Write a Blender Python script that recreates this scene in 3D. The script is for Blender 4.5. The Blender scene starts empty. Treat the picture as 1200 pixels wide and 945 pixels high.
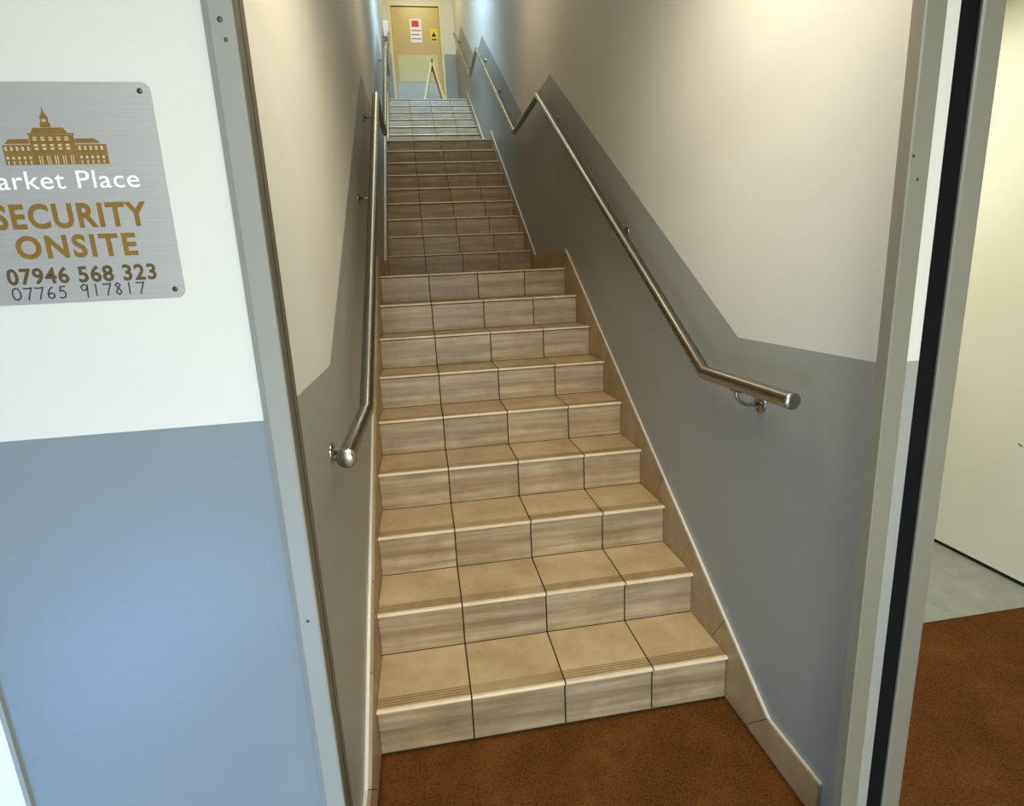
import bpy, bmesh, math, random
from mathutils import Vector, Matrix
random.seed(7)
S = bpy.context.scene
C = S.collection

# ------------------------------------------------------------------ helpers
def srgb(r, g, b):
    f = lambda c: (c/12.92 if c <= .04045 else ((c+.055)/1.055)**2.4)
    return (f(r/255), f(g/255), f(b/255), 1)

class MB:
    """collects shapes into one mesh"""
    def __init__(s): s.bm = bmesh.new()
    def face(s, vs, mi=0, smooth=False):
        try:
            f = s.bm.faces.new(vs); f.material_index = mi; f.smooth = smooth
        except ValueError: pass
    def box(s, x0, x1, y0, y1, z0, z1, mi=0, bev=0):
        v = [s.bm.verts.new((x, y, z)) for x in (x0, x1) for y in (y0, y1) for z in (z0, z1)]
        fs = []
        for q in ((0,1,3,2), (4,6,7,5), (0,4,5,1), (2,3,7,6), (0,2,6,4), (1,5,7,3)):
            f = s.bm.faces.new([v[i] for i in q]); f.material_index = mi; fs.append(f)
        if bev:
            es = list({e for f in fs for e in f.edges})
            bmesh.ops.bevel(s.bm, geom=es, offset=bev, segments=2, affect='EDGES', profile=.5)
        return s
    def prism(s, pts, axis, a, b, mi=0):
        """polygon pts (2-D) pushed along an axis from a to b"""
        def mk(p, t):
            if axis == 'x': return (t, p[0], p[1])
            if axis == 'y': return (p[0], t, p[1])
            return (p[0], p[1], t)
        A = [s.bm.verts.new(mk(p, a)) for p in pts]; B = [s.bm.verts.new(mk(p, b)) for p in pts]
        n = len(pts)
        s.face(A[::-1], mi); s.face(B, mi)
        for i in range(n): s.face([A[i], A[(i+1) % n], B[(i+1) % n], B[i]], mi)
        return s
    def sweep(s, pts, r, n=20, caps=True, mi=0, smooth=True):
        """round tube through pts with mitred corners; r a number or a list"""
        pts = [Vector(p) for p in pts]; m = len(pts)
        rr = r if isinstance(r, (list, tuple)) else [r]*m
        d0 = (pts[1]-pts[0]).normalized()
        up = Vector((0, 0, 1)) if abs(d0.z) < .9 else Vector((0, 1, 0))
        u = d0.cross(up).normalized(); w = u.cross(d0).normalized()
        rings = []; prev = d0
        ring = [pts[0] + (u*math.cos(2*math.pi*k/n) + w*math.sin(2*math.pi*k/n))*rr[0] for k in range(n)]
        rings.append(ring)
        for i in range(1, m):
            d = (pts[i]-pts[i-1]).normalized()
            dn = (pts[i+1]-pts[i]).normalized() if i < m-1 else d
            t = (d+dn)
            t = d if t.length < 1e-6 else t.normalized()
            new = []
            k_ = rr[i]/rr[i-1]
            for q in rings[-1]:
                off = q - pts[i-1]
                off = off - d*off.dot(d)          # perpendicular part
                off *= 1
                base = pts[i] + off*k_
                k = (pts[i]-base).dot(t)/d.dot(t)
                new.append(base + d*k)
            rings.append(new)
        V = [[s.bm.verts.new(q) for q in ring] for ring in rings]
        for i in range(m-1):
            for k in range(n):
                s.face([V[i][k], V[i][(k+1) % n], V[i+1][(k+1) % n], V[i+1][k]], mi, smooth)
        if caps:
            s.face(V[0][::-1], mi); s.face(V[-1], mi)
        return s
    def lathe(s, prof, origin, axis, n=28, mi=0, smooth=True):
        """prof = [(radius, along)], turned about axis through origin"""
        ax = Vector(axis).normalized()
        up = Vector((0, 0, 1)) if abs(ax.z) < .9 else Vector((0, 1, 0))
        u = ax.cross(up).normalized(); w = ax.cross(u).normalized(); o = Vector(origin)
        V = []
        for (r, a) in prof:
            if r < 1e-7: V.append([s.bm.verts.new(o+ax*a)])
            else: V.append([s.bm.verts.new(o+ax*a+(u*math.cos(2*math.pi*k/n)+w*math.sin(2*math.pi*k/n))*r) for k in range(n)])
        for i in range(len(V)-1):
            a, b = V[i], V[i+1]
            for k in range(n):
                q = [a[k % len(a)], a[(k+1) % len(a)], b[(k+1) % len(b)], b[k % len(b)]]
                q = list(dict.fromkeys(q))
                if len(q) > 2: s.face(q, mi, smooth)
        return s
    def build(s, name, mats, parent=None, loc=None):
        bmesh.ops.recalc_face_normals(s.bm, faces=s.bm.faces)
        me = bpy.data.meshes.new(name); s.bm.to_mesh(me); s.bm.free()
        for m in (mats if isinstance(mats, (list, tuple)) else [mats]): me.materials.append(m)
        o = bpy.data.objects.new(name, me); C.objects.link(o)
        if parent: o.parent = parent
        if loc: o.location = loc
        return o

def empty(name, loc=(0, 0, 0)):
    o = bpy.data.objects.new(name, None); o.location = loc; o.empty_display_size = .1
    C.objects.link(o); return o
def tag(o, label, cat, group=None):
    o['label'] = label; o['category'] = cat
    if group: o['group'] = group
    return o
def struct(o, label=None):
    o['kind'] = 'structure'
    if label: o['label'] = label
    return o

# ------------------------------------------------------------------ materials
def base(name, rough=.5, metal=0, spec=.5):
    m = bpy.data.materials.new(name); m.use_nodes = True
    nt = m.node_tree; b = nt.nodes['Principled BSDF']
    b.inputs['Roughness'].default_value = rough; b.inputs['Metallic'].default_value = metal
    b.inputs['Specular IOR Level'].default_value = spec
    return m, nt, b
def N(nt, t, **kw):
    n = nt.nodes.new(t)
    for k, v in kw.items():
        if k in n.inputs.keys() if isinstance(k, str) else False: n.inputs[k].default_value = v
        else: setattr(n, k, v)
    return n
def coords(nt, scale=(1, 1, 1), loc=(0, 0, 0)):
    tc = nt.nodes.new('ShaderNodeTexCoord'); mp = nt.nodes.new('ShaderNodeMapping')
    mp.inputs['Scale'].default_value = scale; mp.inputs['Location'].default_value = loc
    nt.links.new(tc.outputs['Object'], mp.inputs['Vector']); return mp.outputs['Vector']
def noise(nt, vec, scale, detail=4, rough=.55):
    n = nt.nodes.new('ShaderNodeTexNoise'); n.inputs['Scale'].default_value = scale
    n.inputs['Detail'].default_value = detail; n.inputs['Roughness'].default_value = rough
    nt.links.new(vec, n.inputs['Vector']); return n.outputs['Fac']
def ramp(nt, fac, stops):
    r = nt.nodes.new('ShaderNodeValToRGB'); e = r.color_ramp.elements
    e[0].position, e[0].color = stops[0]; e[1].position, e[1].color = stops[-1]
    for p, c in stops[1:-1]:
        q = e.new(p); q.color = c
    nt.links.new(fac, r.inputs['Fac']); return r.outputs['Color']
def bump(nt, b, h, strength=.2, dist=.002):
    n = nt.nodes.new('ShaderNodeBump'); n.inputs['Strength'].default_value = strength
    n.inputs['Distance'].default_value = dist
    nt.links.new(h, n.inputs['Height']); nt.links.new(n.outputs['Normal'], b.inputs['Normal'])
def mix(nt, fac, a, bb, mode='MIX'):
    n = nt.nodes.new('ShaderNodeMix'); n.data_type = 'RGBA'; n.blend_type = mode
    for sock, v in ((n.inputs[0], fac), (n.inputs[6], a), (n.inputs[7], bb)):
        if hasattr(v, 'default_value') or isinstance(v, bpy.types.NodeSocket): nt.links.new(v, sock)
        else: sock.default_value = v
    return n.outputs[2]
def math_(nt, op, a, bb=None):
    n = nt.nodes.new('ShaderNodeMath'); n.operation = op
    for i, v in enumerate((a, bb)):
        if v is None: continue
        if isinstance(v, bpy.types.NodeSocket): nt.links.new(v, n.inputs[i])
        else: n.inputs[i].default_value = v
    return n.outputs[0]

def paint(name, col, rough=.45, var=.06, bumps=.12, spec=.5):
    m, nt, b = base(name, rough, spec=spec)
    v = coords(nt)
    f = noise(nt, v, 1.7, 5)
    lo = tuple(c*(1-var) for c in col[:3])+(1,); hi = tuple(min(1, c*(1+var)) for c in col[:3])+(1,)
    nt.links.new(ramp(nt, f, [(.3, lo), (.7, hi)]), b.inputs['Base Color'])
    bump(nt, b, noise(nt, v, 55, 3), bumps, .004)
    return m
def plain(name, col, rough=.5, metal=0, var=.08, scale=40):
    m, nt, b = base(name, rough, metal)
    f = noise(nt, coords(nt), scale, 3)
    lo = tuple(c*(1-var) for c in col[:3])+(1,); hi = tuple(min(1, c*(1+var)) for c in col[:3])+(1,)
    nt.links.new(ramp(nt, f, [(.3, lo), (.7, hi)]), b.inputs['Base Color'])
    return m

WHITE = paint('white_wall_paint', (.655, .64, .575, 1), .5, .03, .1)
GREY = paint('grey_dado_paint', (.30, .305, .278, 1), .40, .05, .1)
BLUEGREY = paint('blue_grey_dado_paint', (.205, .235, .25, 1), .40, .05, .1)
CEIL = paint('ceiling_paint', (.75, .74, .7, 1), .7)
FRAME = paint('grey_frame_paint', (.29, .285, .25, 1), .42, .04, .04)
ALU = paint('olive_grey_aluminium_shaded', (.205, .19, .145, 1), .42, .05, .04)  # olive grey frame tone, darkened to carry the dim light on right-hand members
CREAM = paint('cream_panel_paint', (.80, .77, .66, 1), .45, .03, .03)
BLACK = plain('black_rubber', (.004, .004, .004, 1), .9); BLACK.node_tree.nodes['Principled BSDF'].inputs['Specular IOR Level'].default_value = .15
DARK = plain('dark_gap', (.01, .01, .01, 1), .8)
GROUT = plain('dark_grout', (.028, .018, .011, 1), .85)
CONC = plain('grey_floor', (.30, .30, .27, 1), .5, 0, .12, 9)
TRIM = plain('pale_metal_edge', (.82, .80, .72, 1), .32, .35, .05)

def tile(name, a, b_, streak, rough=.38, grooves=False):
    m, nt, b = base(name, rough)
    geo = nt.nodes.new('ShaderNodeNewGeometry')
    oi = nt.nodes.new('ShaderNodeObjectInfo')
    tc = nt.nodes.new('ShaderNodeTexCoord')
    add = nt.nodes.new('ShaderNodeVectorMath'); add.operation = 'MULTIPLY_ADD'
    cmb = nt.nodes.new('ShaderNodeCombineXYZ')
    nt.links.new(oi.outputs['Random'], cmb.inputs[0]); nt.links.new(oi.outputs['Random'], cmb.inputs[1])
    nt.links.new(geo.outputs['Random Per Island'], cmb.inputs[2])
    nt.links.new(cmb.outputs[0], add.inputs[0]); add.inputs[1].default_value = (31, 17, 23)
    nt.links.new(tc.outputs['Object'], add.inputs[2])
    vec = add.outputs[0]
    mp = nt.nodes.new('ShaderNodeMapping'); mp.inputs['Scale'].default_value = (1.1, 9, 20) if streak else (1, 1, 1)
    nt.links.new(vec, mp.inputs['Vector'])
    f1 = noise(nt, mp.outputs[0], 2.6 if streak else 7, 5, .6)
    col = ramp(nt, f1, [(.28, a), (.72, b_)])
    f2 = noise(nt, vec, 4.5, 5, .65)
    st = ramp(nt, f2, [(.42, (0, 0, 0, 1)), (.72, (1, 1, 1, 1))])
    col = mix(nt, math_(nt, 'MULTIPLY', st, .5), col, (a[0]*.62, a[1]*.55, a[2]*.45, 1))
    if streak:                              # worn smear across the middle of each riser tile
        sp = nt.nodes.new('ShaderNodeSeparateXYZ'); nt.links.new(tc.outputs['Object'], sp.inputs[0])
        wob = math_(nt, 'ADD', sp.outputs[2], math_(nt, 'MULTIPLY', f2, .05))
        band = ramp(nt, math_(nt, 'MULTIPLY', wob, 6), [(.40, (0, 0, 0, 1)), (.62, (1, 1, 1, 1)), (.86, (0, 0, 0, 1))])
        col = mix(nt, math_(nt, 'MULTIPLY', band, .34), col, srgb(104, 76, 44))
    val = math_(nt, 'MULTIPLY_ADD', geo.outputs['Random Per Island'], .12)
    nt.nodes[-1].inputs[2].default_value = .94
    hs = nt.nodes.new('ShaderNodeHueSaturation'); nt.links.new(val, hs.inputs['Value']); nt.links.new(col, hs.inputs['Color'])
    col = hs.outputs[0]
    if grooves:
        sx = nt.nodes.new('ShaderNodeSeparateXYZ'); nt.links.new(tc.outputs['Object'], sx.inputs[0])
        y = sx.outputs[1]
        inr = math_(nt, 'MULTIPLY', math_(nt, 'GREATER_THAN', y, .016), math_(nt, 'LESS_THAN', y, .060))
        fr = math_(nt, 'FRACT', math_(nt, 'MULTIPLY', y, 1/.0115))
        ln = math_(nt, 'MULTIPLY', math_(nt, 'LESS_THAN', fr, .24), inr)
        ln = math_(nt, 'MULTIPLY', ln, math_(nt, 'MULTIPLY_ADD', f2, 1.1))
        nt.nodes[-1].inputs[2].default_value = .0
        ln = math_(nt, 'MULTIPLY', ln, math_(nt, 'MULTIPLY_ADD', geo.outputs['Random Per Island'], .9)); nt.nodes[-2].inputs[2].default_value = .3
        # worn dirt in the grip band
        dirt = math_(nt, 'MULTIPLY', inr, math_(nt, 'MULTIPLY', f2, .6))
        col = mix(nt, dirt, col, srgb(112, 82, 46))
        col = mix(nt, ln, col, srgb(64, 40, 18))
    nt.links.new(col, b.inputs['Base Color'])
    bump(nt, b, noise(nt, vec, 60, 2), .06, .002)
    return m
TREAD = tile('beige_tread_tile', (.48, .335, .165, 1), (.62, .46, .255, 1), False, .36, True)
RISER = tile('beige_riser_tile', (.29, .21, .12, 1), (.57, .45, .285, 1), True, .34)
SKIRT = tile('beige_skirting_tile', (.34, .235, .115, 1), (.46, .335, .19, 1), False, .4)
NOSE = tile('pale_nosing', (.72, .60, .41, 1), (.80, .68, .49, 1), False, .3)

def steel():
    m, nt, b = base('brushed_stainless_steel', .3, 1)
    v = coords(nt, (90, 2, 90))
    f = noise(nt, v, 6, 3)
    nt.links.new(ramp(nt, f, [(.3, (.30, .28, .25, 1)), (.7, (.40, .38, .34, 1))]), b.inputs['Base Color'])
    nt.links.new(ramp(nt, f, [(.3, (.2, .2, .2, 1)), (.7, (.3, .3, .3, 1))]), b.inputs['Roughness'])
    return m
STEEL = steel()
DSTEEL = plain('dark_steel', (.11, .10, .09, 1), .4, .9)

def coir():
    m, nt, b = base('brown_coir', .95, spec=.1)
    v = coords(nt)
    f = noise(nt, v, 4, 7, .75); g = noise(nt, v, 150, 5, .8)
    col = ramp(nt, f, [(.32, (.048, .016, .0025, 1)), (.5, (.095, .03, .004, 1)), (.68, (.17, .06, .009, 1))])
    col = mix(nt, ramp(nt, g, [(.40, (0, 0, 0, 1)), (.72, (.8, .8, .8, 1))]), col, (.25, .11, .028, 1))
    sp = ramp(nt, noise(nt, v, 85, 2), [(.36, (1, 1, 1, 1)), (.42, (0, 0, 0, 1))])
    col = mix(nt, math_(nt, 'MULTIPLY', sp, .3), col, (.03, .011, .003, 1))
    nt.links.new(col, b.inputs['Base Color'])
    bump(nt, b, g, .9, .006)
    return m
COIR = coir()

# ------------------------------------------------------------------ key sizes
d, h, nose, W = .2647, .17, .0146, 1.197
XL, XR = -.02, 1.21                       # wall faces left and right of the stairs
XS = [0, .303, .616, .924, W]             # tile joints across the stairs
YF = -.59                                 # front face of the wall with the sign
L1 = 8*d; F2 = L1+1.1535; L2 = F2+8*d; F3 = 6.25; h3 = .1615; N3 = 7
Z1, Z2 = 9*h, 18*h; Z3 = Z2+N3*h3; YT = F3+(N3-1)*d; YE = 9.6

# ------------------------------------------------------------------ stairs
g = .0026
def make_flight(name, label, y0, z0, n, rise):
    root = tag(empty(name, (0, y0, z0)), label, 'stairs')
    for k in range(n):
        last = (k == n-1)
        depth = d+nose if not last else .12
        # riser: four tiles over dark grout
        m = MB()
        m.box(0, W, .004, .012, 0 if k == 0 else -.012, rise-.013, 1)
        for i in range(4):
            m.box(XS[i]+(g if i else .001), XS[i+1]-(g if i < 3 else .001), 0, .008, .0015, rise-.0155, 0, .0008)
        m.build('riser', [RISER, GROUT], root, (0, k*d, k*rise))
        # tread
        m = MB()
        m.box(0, W, .012, depth+.004, -.013, -.0022, 1)
        for i in range(4):
            m.box(XS[i]+(g if i else .001), XS[i+1]-(g if i < 3 else .001), .0135, depth-.0018, -.010, 0, 0, .0006)
        t = m.build('tread', [TREAD, GROUT], root, (0, k*d-nose, (k+1)*rise))
        # rounded pale front edge
        m = MB()
        for i in range(4):
            pr = [(.013, 0), (.004, 0), (.0012, -.0014), (0, -.0045), (.0006, -.009), (.003, -.0112), (.013, -.0112)]
            m.prism(pr, 'x', XS[i]+(g if i else .001), XS[i+1]-(g if i < 3 else .001))
        m.build('nosing', NOSE, t)
    return root
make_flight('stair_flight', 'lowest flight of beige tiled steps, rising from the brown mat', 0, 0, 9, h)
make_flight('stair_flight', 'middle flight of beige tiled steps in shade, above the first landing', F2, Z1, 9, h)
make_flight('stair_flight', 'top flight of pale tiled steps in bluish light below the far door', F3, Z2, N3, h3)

def landing(y0, y1, z):
    m = MB(); m.box(0, W, y0, y1, z-.16, z-.0022, 1)
    y = y0
    while y < y1-.02:
        ye = min(y+.305, y1)
        for i in range(4):
            m.box(XS[i]+(g if i else .001), XS[i+1]-(g if i < 3 else .001), y+g, ye-g, z-.011, z, 0)
        y = ye
    return struct(m.build('floor_landing', [TREAD, GROUT]))
landing(L1+.125-nose, F2-.004, Z1); landing(L2+.125-nose, F3-.004, Z2); landing(YT+.125-nose, YE, Z3)

# ------------------------------------------------------------------ walls of the stairwell
YW = YF+.0285                              # the side walls start behind the front wall
DADO = [(YW, 1.275), (.035, 1.275), (2.43, 2.79), (3.44, 2.805), (5.83, 4.31), (6.62, 4.33), (8.4, 5.43), (YE, 5.43)]
TOP = [(YW, 2.62), (.3, 2.62), (6.6, 6.9), (YE+.1, 6.9)]
BOT = [(YW, -.15), (YE+.1, -.15)]
DD = DADO[:-1]+[(YE+.1, 5.43)]
def side_wall(name, x0, x1):
    m = MB()
    m.prism(DD+BOT[::-1], 'x', x0, x1, 1)
    m.prism(TOP+DD[::-1], 'x', x0, x1, 0)
    return struct(m.build(name, [WHITE, GREY]))
side_wall('wall_left', -.12, XL)
side_wall('wall_right', XR, 1.262)
m = MB()                                                       # end wall round the far door
DX0, DX1, DZ1 = .115, .945, Z3+1.985
for a, b_ in ((XL, DX0-.055), (DX1+.055, XR)):
    m.box(a, b_, YE, YE+.1, Z3-.1, 5.43, 1); m.box(a, b_, YE, YE+.1, 5.43, 6.9, 0)
m.box(DX0-.055, DX1+.055, YE, YE+.1, DZ1+.055, 6.9, 0)
struct(m.build('wall_back', [WHITE, GREY]))
m = MB(); m.prism([(YW, 2.62), (.3, 2.62), (6.6, 6.9), (YE+.1, 6.9), (YE+.1, 7.0), (6.6, 7.0), (.3, 2.72), (YW, 2.72)], 'x', -.12, 1.262)
struct(m.build('ceiling_stairwell', CEIL))

# front wall with the sign, left of the stair doorway
m = MB()
m.box(-.533, -.0185, YF, YF+.028, 0, 1.275, 1); m.box(-.533, -.0185, YF, YF+.028, 1.275, 2.62, 0)
struct(m.build('wall_front', [WHITE, BLUEGREY]))
m = MB()                                                       # narrow nib right of the doorway
m.box(1.1935, 1.2215, -.6005, YF+.03, 0, 1.292, 1); m.box(1.1935, 1.2215, -.6005, YF+.03, 1.292, 2.62, 0)
struct(m.build('wall_nib', [WHITE, GREY]))
m = MB(); m.box(-.018, 1.189, YF, YF+.028, 2.1, 2.62, 0)
struct(m.build('wall_lintel', WHITE))

# ------------------------------------------------------------------ tiled skirtings with a pale metal edge
def skirting(name, xa, xb, prof, edge_x):
    m = MB()
    t = Vector
    P = [Vector((p[0], p[1])) for p in prof]
    nrm = []
    for i in range(len(P)):
        a = (P[i]-P[i-1]).normalized() if i else (P[1]-P[0]).normalized()
        b_ = (P[i+1]-P[i]).normalized() if i < len(P)-1 else a
        tt = (a+b_).normalized(); nrm.append(Vector((tt.y, -tt.x))/max(.7, tt.dot(a)))
    HH = .36
    for i in range(len(P)-1):
        A, B = P[i], P[i+1]; seg = (B-A).length
        cnt = max(1, round(seg/.31)); sn = Vector(((B-A).normalized().y, -(B-A).normalized().x))
        for k in range(cnt):
            a = A.lerp(B, k/cnt); b_ = A.lerp(B, (k+1)/cnt)
            na = nrm[i] if k == 0 else sn; nb = nrm[i+1] if k == cnt-1 else sn
            dirv = (B-A).normalized()*.0014
            q = [a+dirv, b_-dirv, b_-dirv+nb*HH, a+dirv+na*HH]
            q = [(v.x, max(v.y, .001)) for v in q]
            m.prism(q, 'x', xa, xb, 0)
        xm = (xa+xb)/2
        A2 = A+(B-A).normalized()*.004 if i == 0 else A
        bq = [A2-Vector((0, .003)), B-Vector((0, .003)), B+nrm[i+1]*HH, A2+nrm[i]*HH]
        q = [(v.x, max(v.y, .001)) for v in bq]
        if xa > .5: m.prism(q, 'x', xa+.002, xb, 1)
        else: m.prism(q, 'x', xa, xb-.002, 1)
    o = struct(m.build(name, [SKIRT, GROUT]))
    e = MB()
    up = Vector((0, 0))
    for i in range(len(P)-1):
        A, B = P[i], P[i+1]
        q = [(A-nrm[i]*.0012)[:], (B-nrm[i+1]*.0012)[:], (B+nrm[i+1]*.006)[:], (A+nrm[i]*.006)[:]]
        if xa > .5: e.prism(q, 'x', edge_x, xb)
        else: e.prism(q, 'x', xa, edge_x)
    e.build('edge_trim', TRIM, o)
    return o
PROF = [(-.47, .118), (-.238, .118), (2.11, 1.648), (3.10, 1.655), (5.44, 3.165), (6.08, 3.185), (7.95, 4.32), (YE-.001, 4.32)]
skirting('baseboard_right', W+.0002, XR, PROF, W+.005)
skirting('baseboard_left', XL, -.0002, PROF, -.0105)

# ------------------------------------------------------------------ door frames
def screw(parent, x, y, z, r=.003):
    m = MB(); m.lathe([(0, 0), (r*.55, .0004), (r, .0002), (r, -.004)], (x, y, z), (0, -1, 0), 14)
    o = m.build('screw', DSTEEL, parent); return o
m = MB()
m.prism([(-.030, -.602), (-.018, -.612), (.012, -.614), (.015, -.612), (.015, -.547), (-.018, -.547), (-.018, YF), (-.030, YF)], 'z', 0, 2.1)
j = struct(m.build('trim_1', FRAME), 'grey metal jamb on the left of the stair doorway')
m = MB(); m.box(.0145, .0168, -.609, -.552, .001, 2.05); m.build('seal', plain('dark_bronze_seal', (.10, .088, .062, 1), .5), j)['label'] = 'dark strip along the inner edge'
m = MB(); m.box(.0145, .0172, -.582, -.578, .001, 2.05); m.build('groove', DARK, j)
screw(j, -.004, -.6135, 1.872, .004); screw(j, .0005, -.6137, 1.846, .003); screw(j, -.004, -.6135, .9, .003)
m = MB()
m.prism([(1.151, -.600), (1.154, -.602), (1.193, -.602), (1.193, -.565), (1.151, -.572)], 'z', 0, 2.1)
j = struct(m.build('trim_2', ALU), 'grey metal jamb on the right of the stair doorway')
screw(j, 1.158, -.602, 1.675, .003); screw(j, 1.171, -.602, 1.634, .003)
m = MB(); m.box(-.03, 1.21, -.61, -.56, 2.05, 2.1, 0, .002); struct(m.build('trim_3', FRAME))
m = MB(); m.prism([(1.222, -.600), (1.262, -.600), (1.262, -.56), (1.222, -.56)], 'z', .0, 2.3)
struct(m.build('trim_4', BLACK), 'black rubber strip beside the grey post')
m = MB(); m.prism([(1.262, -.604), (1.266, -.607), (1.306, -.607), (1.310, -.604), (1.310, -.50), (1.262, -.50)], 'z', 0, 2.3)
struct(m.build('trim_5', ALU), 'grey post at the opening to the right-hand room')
m = MB(); m.box(-.5415, -.533, YF-.008, -.47, 0, 2.3)
struct(m.build('trim_6', FRAME), 'thin grey edge strip left of the sign wall')
# white door leaf beyond the strip, lower left corner
m = MB(); m.box(-1.42, -.545, YF+.004, YF+.045, .012, 2.05, 0, .002)
dl = struct(m.build('door_2', plain('white_door_paint', (.82, .84, .84, 1), .3, 0, .02)), 'white door edge in the lower left corner')
m = MB(); m.box(-2.6, -1.42, YF, YF+.1, 0, 2.62, 0); m.box(-1.42, -.533, YF, YF+.1, 2.055, 2.62, 0); m.box(-1.42, -.5415, YF+.05, YF+.1, 0, 2.055, 0)
struct(m.build('wall_far_left', WHITE))

# ------------------------------------------------------------------ floors, right-hand room, lobby
m = MB(); m.box(-2.6, 4.2, -4.2, 0, -.05, -.012); m.box(-.12, 1.262, 0, .4, -.05, -.012); m.box(1.262, 4.2, 0, 3.6, -.05, -.012)
struct(m.build('floor', CONC))
m = MB(); m.box(2.864, 2.95, -3.2, 3.6, .012, 2.62)
struct(m.build('wall_far_right', CREAM), 'cream wall of the right-hand room with a black gap at its foot')
m = MB(); m.box(2.874, 2.95, -3.2, 3.6, -.012, .012); struct(m.build('trim_7', DARK))
m = MB(); m.box(1.262, 2.95, 3.5, 3.6, -.012, 2.62); struct(m.build('wall_right_end', WHITE))
m = MB(); m.box(-2.6, 4.2, -4.2, YF, 2.62, 2.7); m.box(1.262, 4.2, YF, 3.6, 2.62, 2.7)
struct(m.build('ceiling', CEIL))
m = MB(); m.box(-2.7, -2.6, -1.9, YF+.1, -.012, 2.62); struct(m.build('wall_lobby_left', WHITE))
# scuffs on the cream wall
sc = MB()
sc.sweep([(2.8635, .46, .645), (2.8635, .44, .637)], .0022, 6); sc.build('scuff_mark', DARK, bpy.data.objects['wall_far_right'])

def mat_obj(x0, x1, y0, y1):
    m = MB(); nx = max(2, int((x1-x0)/.02)); ny = max(2, int((y1-y0)/.02))
    V = [[m.bm.verts.new((x0+(x1-x0)*i/nx, y0+(y1-y0)*k/ny, (random.uniform(-.0012, .0012) if 0 < i < nx and 0 < k < ny else 0))) for k in range(ny+1)] for i in range(nx+1)]
    for i in range(nx):
        for k in range(ny): m.face([V[i][k], V[i+1][k], V[i+1][k+1], V[i][k+1]], 0, True)
    lo = [[m.bm.verts.new((x, y, -.012)) for y in (y0, y1)] for x in (x0, x1)]
    m.face([lo[0][0], lo[0][1], lo[1][1], lo[1][0]])
    m.face([V[i][0] for i in range(nx+1)]+[lo[1][0], lo[0][0]]); m.face([V[i][ny] for i in range(nx+1)]+[lo[1][1], lo[0][1]])
    m.face([V[0][k] for k in range(ny+1)]+[lo[0][1], lo[0][0]]); m.face([V[nx][k] for k in range(ny+1)]+[lo[1][1], lo[1][0]])
    return m.build('coir_mat', COIR)
tag(mat_obj(.0005, W-.0005, -.56, -.001), 'brown coir mat at the foot of the tiled stairs', 'mat')
tag(mat_obj(1.32, 2.85, -1.6, .204), 'brown coir mat right of the grey post, in front of the cream wall', 'mat')

# ------------------------------------------------------------------ handrails
R_ = .0212
def handrail(name, label, x, wallx, pts, brackets, end_cap_far=True):
    root = tag(empty(name, (x, pts[0][0], pts[0][1])), label, 'handrail')
    o = Vector((x, pts[0][0], pts[0][1]))
    P = [Vector((x, a, b_))-o for a, b_ in pts]
    MB().sweep(P, R_, 28, caps=False).build('rail', STEEL, root)
    caps = [(P[0], (P[0]-P[1]).normalized())]
    if end_cap_far: caps.append((P[-1], (P[-1]-P[-2]).normalized()))
    for p, ax in caps:
        MB().lathe([(R_, -.001), (R_+.0006, 0), (R_+.0006, .003), (R_*.9, .0055), (R_*.5, .0075), (0, .008)], p, ax, 28).build('end_cap', STEEL, root)
    s = 1 if wallx > x else -1
    for y in brackets:
        for (a, b_) in zip(pts, pts[1:]):
            if a[0] <= y <= b_[0]:
                z = a[1]+(b_[1]-a[1])*(y-a[0])/(b_[0]-a[0]); sl = math.atan2(b_[1]-a[1], b_[0]-a[0])
        q = Vector((x, y, z))-o; gap = abs(wallx-x)
        br = MB()
        arc = [q+Vector((0, 0, -R_/math.cos(sl)+.002))]
        rad = .045
        for k in range(9):
            t = math.pi/2*k/8
            arc.append(q+Vector((s*rad*(1-math.cos(t)), 0, -R_/math.cos(sl)-.006-rad*math.sin(t)*.9)))
        end = Vector((s*(gap-.004), 0, arc[-1].z-q.z)); arc.append(q+end)
        br.sweep(arc, .0058, 12)
        b = br.build('bracket', STEEL, root)
        c = q+Vector((s*gap, 0, arc[-1].z-q.z))
        MB().lathe([(0, .0075), (.014, .0072), (.0265, .005), (.028, .002), (.028, 0)], c, (-s, 0, 0), 26).build('rose', STEEL, b)
        for dz in (-.018, .018):
            MB().lathe([(0, .0095), (.0035, .0088), (.0045, .0065), (.0045, .004)], c+Vector((0, 0, dz)), (-s, 0, 0), 10).build('screw', DSTEEL, b)
        # saddle plate under the tube
        sd = MB(); dv = Vector((0, math.cos(sl), math.sin(sl))); nv = Vector((0, -math.sin(sl), math.cos(sl)))
        A = [q-nv*(R_-.0015)+dv*t for t in (-.022, .022)]
        sd.sweep([A[0]-nv*.002, A[1]-nv*.002], .006, 12).build('saddle', STEEL, b)
    return root
RP = [(-.349, 1.161), (.09, 1.161), (2.466, 2.672), (3.418, 2.672), (5.80, 4.148), (6.656, 4.148), (8.79, 5.45)]
LP = [(-.374, 1.128), (.09, 1.128), (2.455, 2.672), (3.418, 2.672), (5.80, 4.148), (6.656, 4.148), (8.79, 5.45)]
handrail('handrail', 'long stainless steel handrail zigzagging up the right-hand grey wall', 1.13, XR, RP, [-.1, 1.0, 2.24, 3.75, 4.6, 5.6, 7.2, 8.6])
handrail('handrail', 'stainless steel handrail up the left-hand wall, nearer the sign', .06, XL, LP, [-.1, 1.38, 2.3, 3.75, 5.6, 7.2, 8.6])

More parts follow.
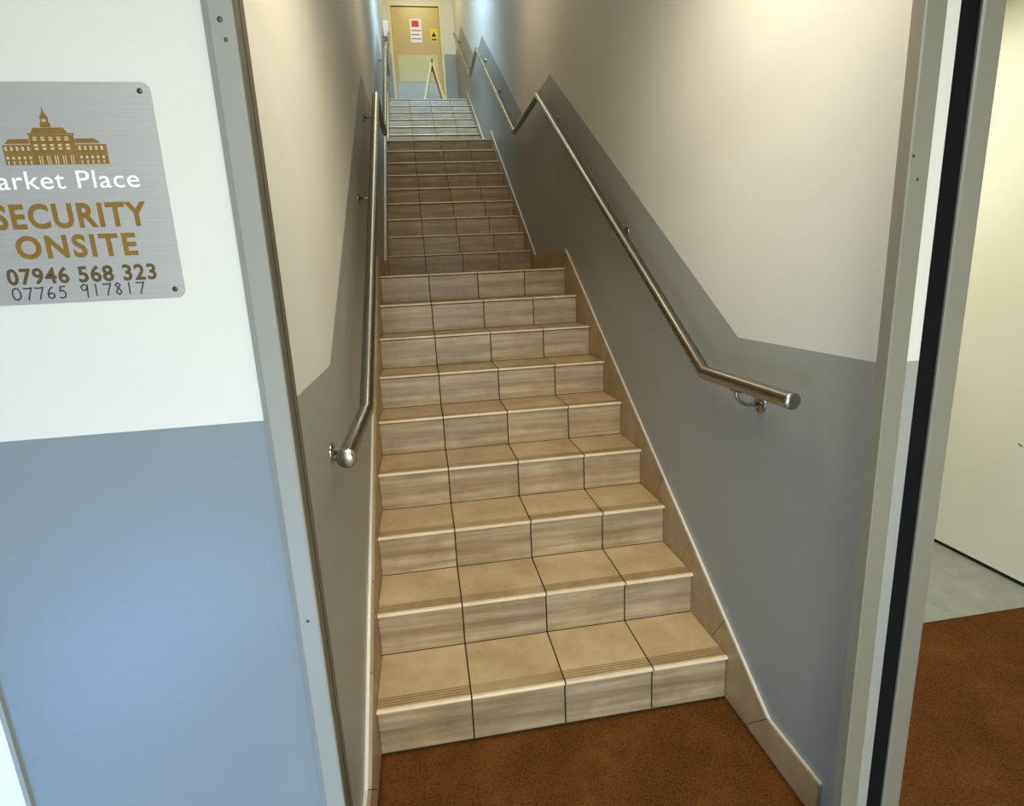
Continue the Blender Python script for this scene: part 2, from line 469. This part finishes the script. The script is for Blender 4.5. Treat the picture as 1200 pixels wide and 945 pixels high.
# ------------------------------------------------------------------ the sign
SX, SZ0, SZ1 = -.257, 1.488, 1.797
YS = YF-.0025                                       # plate front face
def brushed():
    m, nt, b = base('brushed_aluminium_plate', .40, .55)
    v = coords(nt, (1.2, 1, 160))
    f = noise(nt, v, 5, 3)
    nt.links.new(ramp(nt, f, [(.3, (.50, .49, .47, 1)), (.7, (.58, .57, .55, 1))]), b.inputs['Base Color'])
    return m
PLATE = brushed()
GOLD = plain('gold_lettering', srgb(128, 96, 30), .5, .1, .1)
PWHITE = plain('white_lettering', (.9, .9, .9, 1), .5, 0, .02)
BROWNT = plain('dark_gold_digits', srgb(88, 72, 38), .5, .1, .1)
INK = plain('black_marker_ink', (.02, .025, .04, 1), .6)
sign = tag(empty('security_sign', (SX, YF, SZ0)), 'square metal sign reading SECURITY ONSITE on the white wall', 'sign')
so = Vector((SX, YF, SZ0))
def rrect(x0, x1, z0, z1, r, n=6):
    p = []
    for cx, cz, a0 in ((x1-r, z1-r, 0), (x0+r, z1-r, 90), (x0+r, z0+r, 180), (x1-r, z0+r, 270)):
        for k in range(n+1):
            a = math.radians(a0+90*k/n); p.append((cx+r*math.cos(a), cz+r*math.sin(a)))
    return p
m = MB(); m.prism(rrect(-.158, .136, 0, SZ1-SZ0, .012), 'y', -.0025, 0); m.build('plate', PLATE, sign)
for sx in (-.144, .122):
    for sz in (.012, SZ1-SZ0-.012):
        MB().lathe([(0, .0012), (.0025, .0012), (.004, .0006), (.004, 0)], (sx, -.0025, sz), (0, -1, 0), 14).build('screw', DSTEEL, sign)
def text(name, s, x0, x1, z0, z1, mat, bold=0.0, spacing=1.0, label=None):
    cu = bpy.data.curves.new(name, 'FONT'); cu.body = s; cu.size = 1; cu.offset = bold; cu.space_character = spacing
    cu.extrude = .004; cu.resolution_u = 4
    to = bpy.data.objects.new(name, cu); C.objects.link(to)
    dg = bpy.context.evaluated_depsgraph_get(); dg.update()
    me = bpy.data.meshes.new_from_object(to.evaluated_get(dg))
    bpy.data.objects.remove(to)
    xs = [v.co.x for v in me.vertices]; ys = [v.co.y for v in me.vertices]
    ax, bx, ay, by = min(xs), max(xs), min(ys), max(ys)
    for v in me.vertices:
        X, Y, Zz = v.co
        v.co = (x0+(X-ax)/(bx-ax)*(x1-x0)-SX, -.0027-(.0004 if Zz > 0 else -.0002), z0+(Y-ay)/(by-ay)*(z1-z0)-SZ0)
    me.materials.clear(); me.materials.append(mat)
    o = bpy.data.objects.new(name, me); C.objects.link(o); o.parent = sign
    if label: o['label'] = label
    return o
text('lettering', 'Market Place', -.380, -.158, 1.6525, 1.6775, PWHITE, .0, 1.06, 'white words Market Place')
text('lettering', 'SECURITY', -.366, -.155, 1.5965, 1.6325, GOLD, .03, 1.14, 'gold word SECURITY')
text('lettering', 'ONSITE', -.345, -.178, 1.5535, 1.5875, GOLD, .03, 1.18, 'gold word ONSITE')
text('lettering', '07946 568 323', -.3665, -.158, 1.516, 1.541, BROWNT, .024, 1.1, 'printed telephone number')
# handwritten number: pen strokes
ST = {'0': [[(.5, 1), (.15, .85), (.05, .45), (.2, .08), (.55, 0), (.9, .2), (.95, .6), (.75, .93), (.45, 1)]],
      '7': [[(.05, .95), (.5, .93), (.95, .98), (.75, .6), (.55, .25), (.45, -.05)]],
      '6': [[(.75, 1), (.4, .8), (.15, .45), (.15, .15), (.45, 0), (.8, .12), (.8, .38), (.5, .5), (.2, .35)]],
      '5': [[(.95, 1), (.35, .97), (.25, .6), (.6, .65), (.85, .4), (.7, .08), (.3, 0), (.1, .1)]],
      '9': [[(.8, .85), (.45, 1), (.12, .8), (.25, .5), (.6, .5), (.82, .8), (.78, .4), (.7, -.15)]],
      '1': [[(.5, 1.02), (.48, .5), (.45, -.02)]],
      '8': [[(.75, .88), (.45, 1), (.2, .8), (.5, .55), (.82, .25), (.55, 0), (.2, .18), (.45, .5), (.78, .85)]]}
word = '07765 917817'; x = -.365; stepw = (.190)/len(word)
for i, ch in enumerate(word):
    if i in (0, 6): hw = MB()
    if ch != ' ':
        w_ = stepw*.80; z0 = 1.4945+(.0015 if i > 5 else 0); hh = .0175
        for st in ST[ch]:
            pts = []
            for a, b_ in zip(st, st[1:]):
                for k in range(3): pts.append((a[0]+(b_[0]-a[0])*k/3, a[1]+(b_[1]-a[1])*k/3))
            pts.append(st[-1])
            hw.sweep([(x+a*w_-SX, -.0027, z0+b_*hh-SZ0) for a, b_ in pts], .001, 6)
    x += stepw
    if i in (4, 11): hw.build('handwriting', INK, sign)['label'] = 'digits handwritten in black pen'
# town hall emblem (traced proportions, x and y in drawing units)
ex = lambda u: -.332+(u-10)*(.138/895)-SX
ez = lambda v: 1.6865+(595-v)*(.0717/480)-SZ0
em = MB()
def poly(pts, y=-.0031, mi=0): em.prism([(ex(a), ez(b_)) for a, b_ in pts], 'y', y, -.0023, mi)
def rc(x0, x1, y0, y1, y=-.0031, mi=0): poly([(x0, y0), (x1, y0), (x1, y1), (x0, y1)], y, mi)
rc(14, 250, 505, 595); rc(14, 250, 415, 488); poly([(40, 402), (80, 362), (246, 362), (246, 402)])
rc(640, 905, 505, 595); rc(640, 905, 415, 488); poly([(640, 402), (640, 362), (810, 362), (860, 402)])
rc(254, 636, 325, 488); rc(254, 636, 505, 595); poly([(275, 308), (305, 262), (560, 262), (590, 308)])
rc(372, 458, 218, 256); rc(382, 448, 180, 214); poly([(376, 176), (415, 110), (454, 176)]); rc(411, 419, 85, 125)
rc(10, 910, 491, 502, -.0028); rc(246, 644, 311, 321, -.0028)
for i in range(5):
    for v0, v1 in ((345, 357), (363, 378), (410, 430), (440, 462)): rc(285+i*68, 318+i*68, v0, v1, -.0034, 1)
    for X0 in (30, 662):
        rc(X0+i*48, X0+20+i*48, 430, 468, -.0034, 1); rc(X0+i*48, X0+22+i*48, 520, 545, -.0034, 1); rc(X0+4+i*48, X0+16+i*48, 560, 592, -.0034, 1)
for i in range(5):
    rc(305+i*68, 314+i*68, 515, 593, -.0034, 1); rc(326+i*68, 335+i*68, 515, 593, -.0034, 1)
rc(400, 430, 186, 208, -.0034, 1)
em.build('emblem', [GOLD, plain('pale_emblem_windows', srgb(188, 180, 150), .5, .2, .03)], sign)['label'] = 'gold drawing of a building with a clock tower'

# ------------------------------------------------------------------ far door and what is around it
OAK = paint('pale_oak_door', srgb(200, 176, 120), .3, .06, .03)
JAMB = paint('cream_door_frame', srgb(222, 208, 160), .4, .03, .03)
PANEL = paint('pale_glazed_panel', srgb(212, 203, 160), .25, .05, .02)
m = MB(); m.box(DX0, DX1, YE+.012, YE+.055, Z3+.004, DZ1, 0, .003)
dr = struct(m.build('door_1', OAK), 'pale wooden door at the top of the stairs')
m = MB()
m.box(DX0-.055, DX0-.004, YE-.012, YE+.09, Z3, DZ1+.055); m.box(DX1+.004, DX1+.055, YE-.012, YE+.09, Z3, DZ1+.055)
m.box(DX0-.055, DX1+.055, YE-.0125, YE+.09, DZ1+.012, DZ1+.06)
m.build('door_frame', JAMB, dr)
m = MB(); m.box(DX0-.004, DX1+.004, YE+.03, YE+.07, DZ1-.001, DZ1+.012); m.box(DX1, DX1+.004, YE+.03, YE+.07, Z3, DZ1)
m.build('gap', DARK, dr)
m = MB(); m.box(DX0+.06, DX1-.06, YE+.006, YE+.013, 4.985, 5.42, 0, .003); m.build('lower_panel', PANEL, dr)
m = MB(); m.box(DX0+.02, DX1-.02, YE+.005, YE+.013, Z3+.02, 4.965, 0, .002)
m.build('kick_plate', plain('kick_plate_laminate', (.50, .56, .58, 1), .5, 0, .03), dr)
nt_ = tag(empty('notice', (.53, YE+.012, 5.62)), 'white paper notice with a red heading on the far door', 'notice')
m = MB(); m.box(-.10, .10, -.003, 0, 0, .37); m.build('paper', plain('white_paper', (.85, .84, .86, 1), .6, 0, .01), nt_)
m = MB(); m.box(-.072, .055, -.0045, -.003, .245, .345); m.build('heading', plain('red_heading', srgb(196, 40, 40), .5), nt_)
m = MB()
for k in range(3): m.box(-.085, .085-.02*(k % 2), -.0045, -.003, .18-.065*k, .197-.065*k)
m.build('text_line', plain('violet_grey_print', srgb(130, 112, 150), .6), nt_)
ws = tag(empty('warning_notice', (.84, YE+.012, 5.63)), 'yellow warning notice at the right of the far door', 'notice')
m = MB(); m.box(-.062, .062, -.003, 0, 0, .21); m.build('panel', plain('yellow_panel', srgb(226, 206, 60), .5), ws)
m = MB(); m.prism([(-.042, .085), (.042, .085), (0, .165)], 'y', -.0045, -.003); m.build('triangle', DARK, ws)
m = MB(); m.box(-.045, .045, -.0045, -.003, .025, .055); m.build('text_line', plain('brown_print', srgb(90, 80, 30), .6), ws)
# folding wet floor board, seen end-on
YEL = plain('yellow_plastic', srgb(238, 190, 15), .4, 0, .04)
ab = tag(empty('floor_sign_board', (.715, 8.55, Z3)), 'yellow folding floor sign standing before the far door', 'sign')
for sgn in (-1, 1):
    m = MB()
    a = Vector((sgn*.20, 0, 0)); t = Vector((0, 0, .75)); dv = (t-a).normalized(); n_ = Vector((dv.z, 0, -dv.x))*.017
    m.prism([((a+n_).x, max(.0, (a+n_).z)), ((a-n_).x, max(.0, (a-n_).z)), ((t-n_).x, (t-n_).z), ((t+n_).x, (t+n_).z)], 'y', -.13, .13)
    p = m.build('panel', YEL if sgn > 0 else plain('pale_yellow_plastic', srgb(228, 212, 130), .4), ab)
MB().sweep([(0, -.135, .752), (0, .135, .752)], .013, 12).build('hinge', plain('red_hinge', srgb(190, 90, 40), .5), ab)
# small white box on the left wall by the top of the rail
wb = tag(empty('wall_box', (XL, 8.9, 5.42)), 'small white box on the left wall beside the far door', 'box')
m = MB(); m.box(0, .085, -.05, .05, 0, .24, 0, .012); m.build('housing', plain('white_plastic', (.85, .85, .86, 1), .3), wb)
m = MB(); m.box(.015, .07, -.03, .03, -.04, -.0005, 0, .006); m.build('nozzle', plain('grey_plastic', (.3, .3, .32, 1), .4), wb)

# ------------------------------------------------------------------ light
def area(name, loc, target, size, energy, col, sizey=None):
    l = bpy.data.lights.new(name, 'AREA'); l.energy = energy; l.color = col
    l.shape = 'RECTANGLE'; l.size = size; l.size_y = sizey or size
    o = bpy.data.objects.new(name, l); C.objects.link(o); o.location = loc
    o.rotation_euler = (Vector(target)-Vector(loc)).to_track_quat('-Z', 'Y').to_euler(); return o
WARM = (1, .88, .70)
area('lobby_ceiling_lamp', (.5, -2.7, 2.58), (.5, -2.7, 0), 1.0, 90, (0.92, 1, 0.98))
area('daylight_from_entrance', (-.85, -1.75, .25), (-.15, -.6, .3), .7, 13, (.13, .44, 1), .4)
area('daylight_from_glazed_door', (.5, -4.0, .9), (.6, 0, .8), 1.4, 45, (0.97, 1, 0.94), 1.7)
area('stair_foot_fill', (.66, -.2, 2.59), (.72, 0, 0), .8, 14.5, (1, 0.91, 0.72), .5)  # unseen fill added to lift the lower treads and walls
area('landing_fill', (.6, 2.7, 3.95), (.6, 2.7, 0), .4, 6.8, (1, 0.76, 0.47))  # extra fill added over the first landing, no fitting seen there
area('daylight_over_upper_landing', (.62, 5.0, 5.6), (.62, 7.0, 3.5), .7, 62, (.48, .72, 1)).data.spread = math.radians(140)
area('top_landing_lamp', (.6, 8.4, 6.7), (.6, 8.6, 4), .5, 16.5, (1, 0.87, 0.46))
area('right_room_lamp', (2.0, 1.2, 2.58), (2.0, 1.2, 0), .6, 29, (1, 1, 0.75))
w = bpy.data.worlds.new('World'); S.world = w; w.use_nodes = True
bg = w.node_tree.nodes['Background']; bg.inputs[0].default_value = (1, 1, 1, 1); bg.inputs[1].default_value = .12

# ------------------------------------------------------------------ camera
pitch, roll, yaw = -.2257, .0481, -.1493
Mr = Matrix.Rotation(yaw, 3, 'Z') @ Matrix.Rotation(pitch, 3, 'X') @ Matrix.Rotation(roll, 3, 'Y')
right, fwd, up = Mr.col[0], Mr.col[1], Mr.col[2]
cam = bpy.data.cameras.new('camera'); cam.sensor_width = 36; cam.lens = 650.098/1200*36; cam.clip_start = .02
co = bpy.data.objects.new('camera', cam); C.objects.link(co); S.camera = co
M4 = Matrix((right, up, -fwd)).transposed().to_4x4(); M4.translation = Vector((.2485, -1.5613, 1.4958))
co.matrix_world = M4

S.view_settings.view_transform = 'Standard'; S.view_settings.look = 'None'
S.view_settings.gamma = 1; S.view_settings.use_curve_mapping = False; S.view_settings.exposure = 0
S.cycles.max_bounces = 8; S.cycles.diffuse_bounces = 5
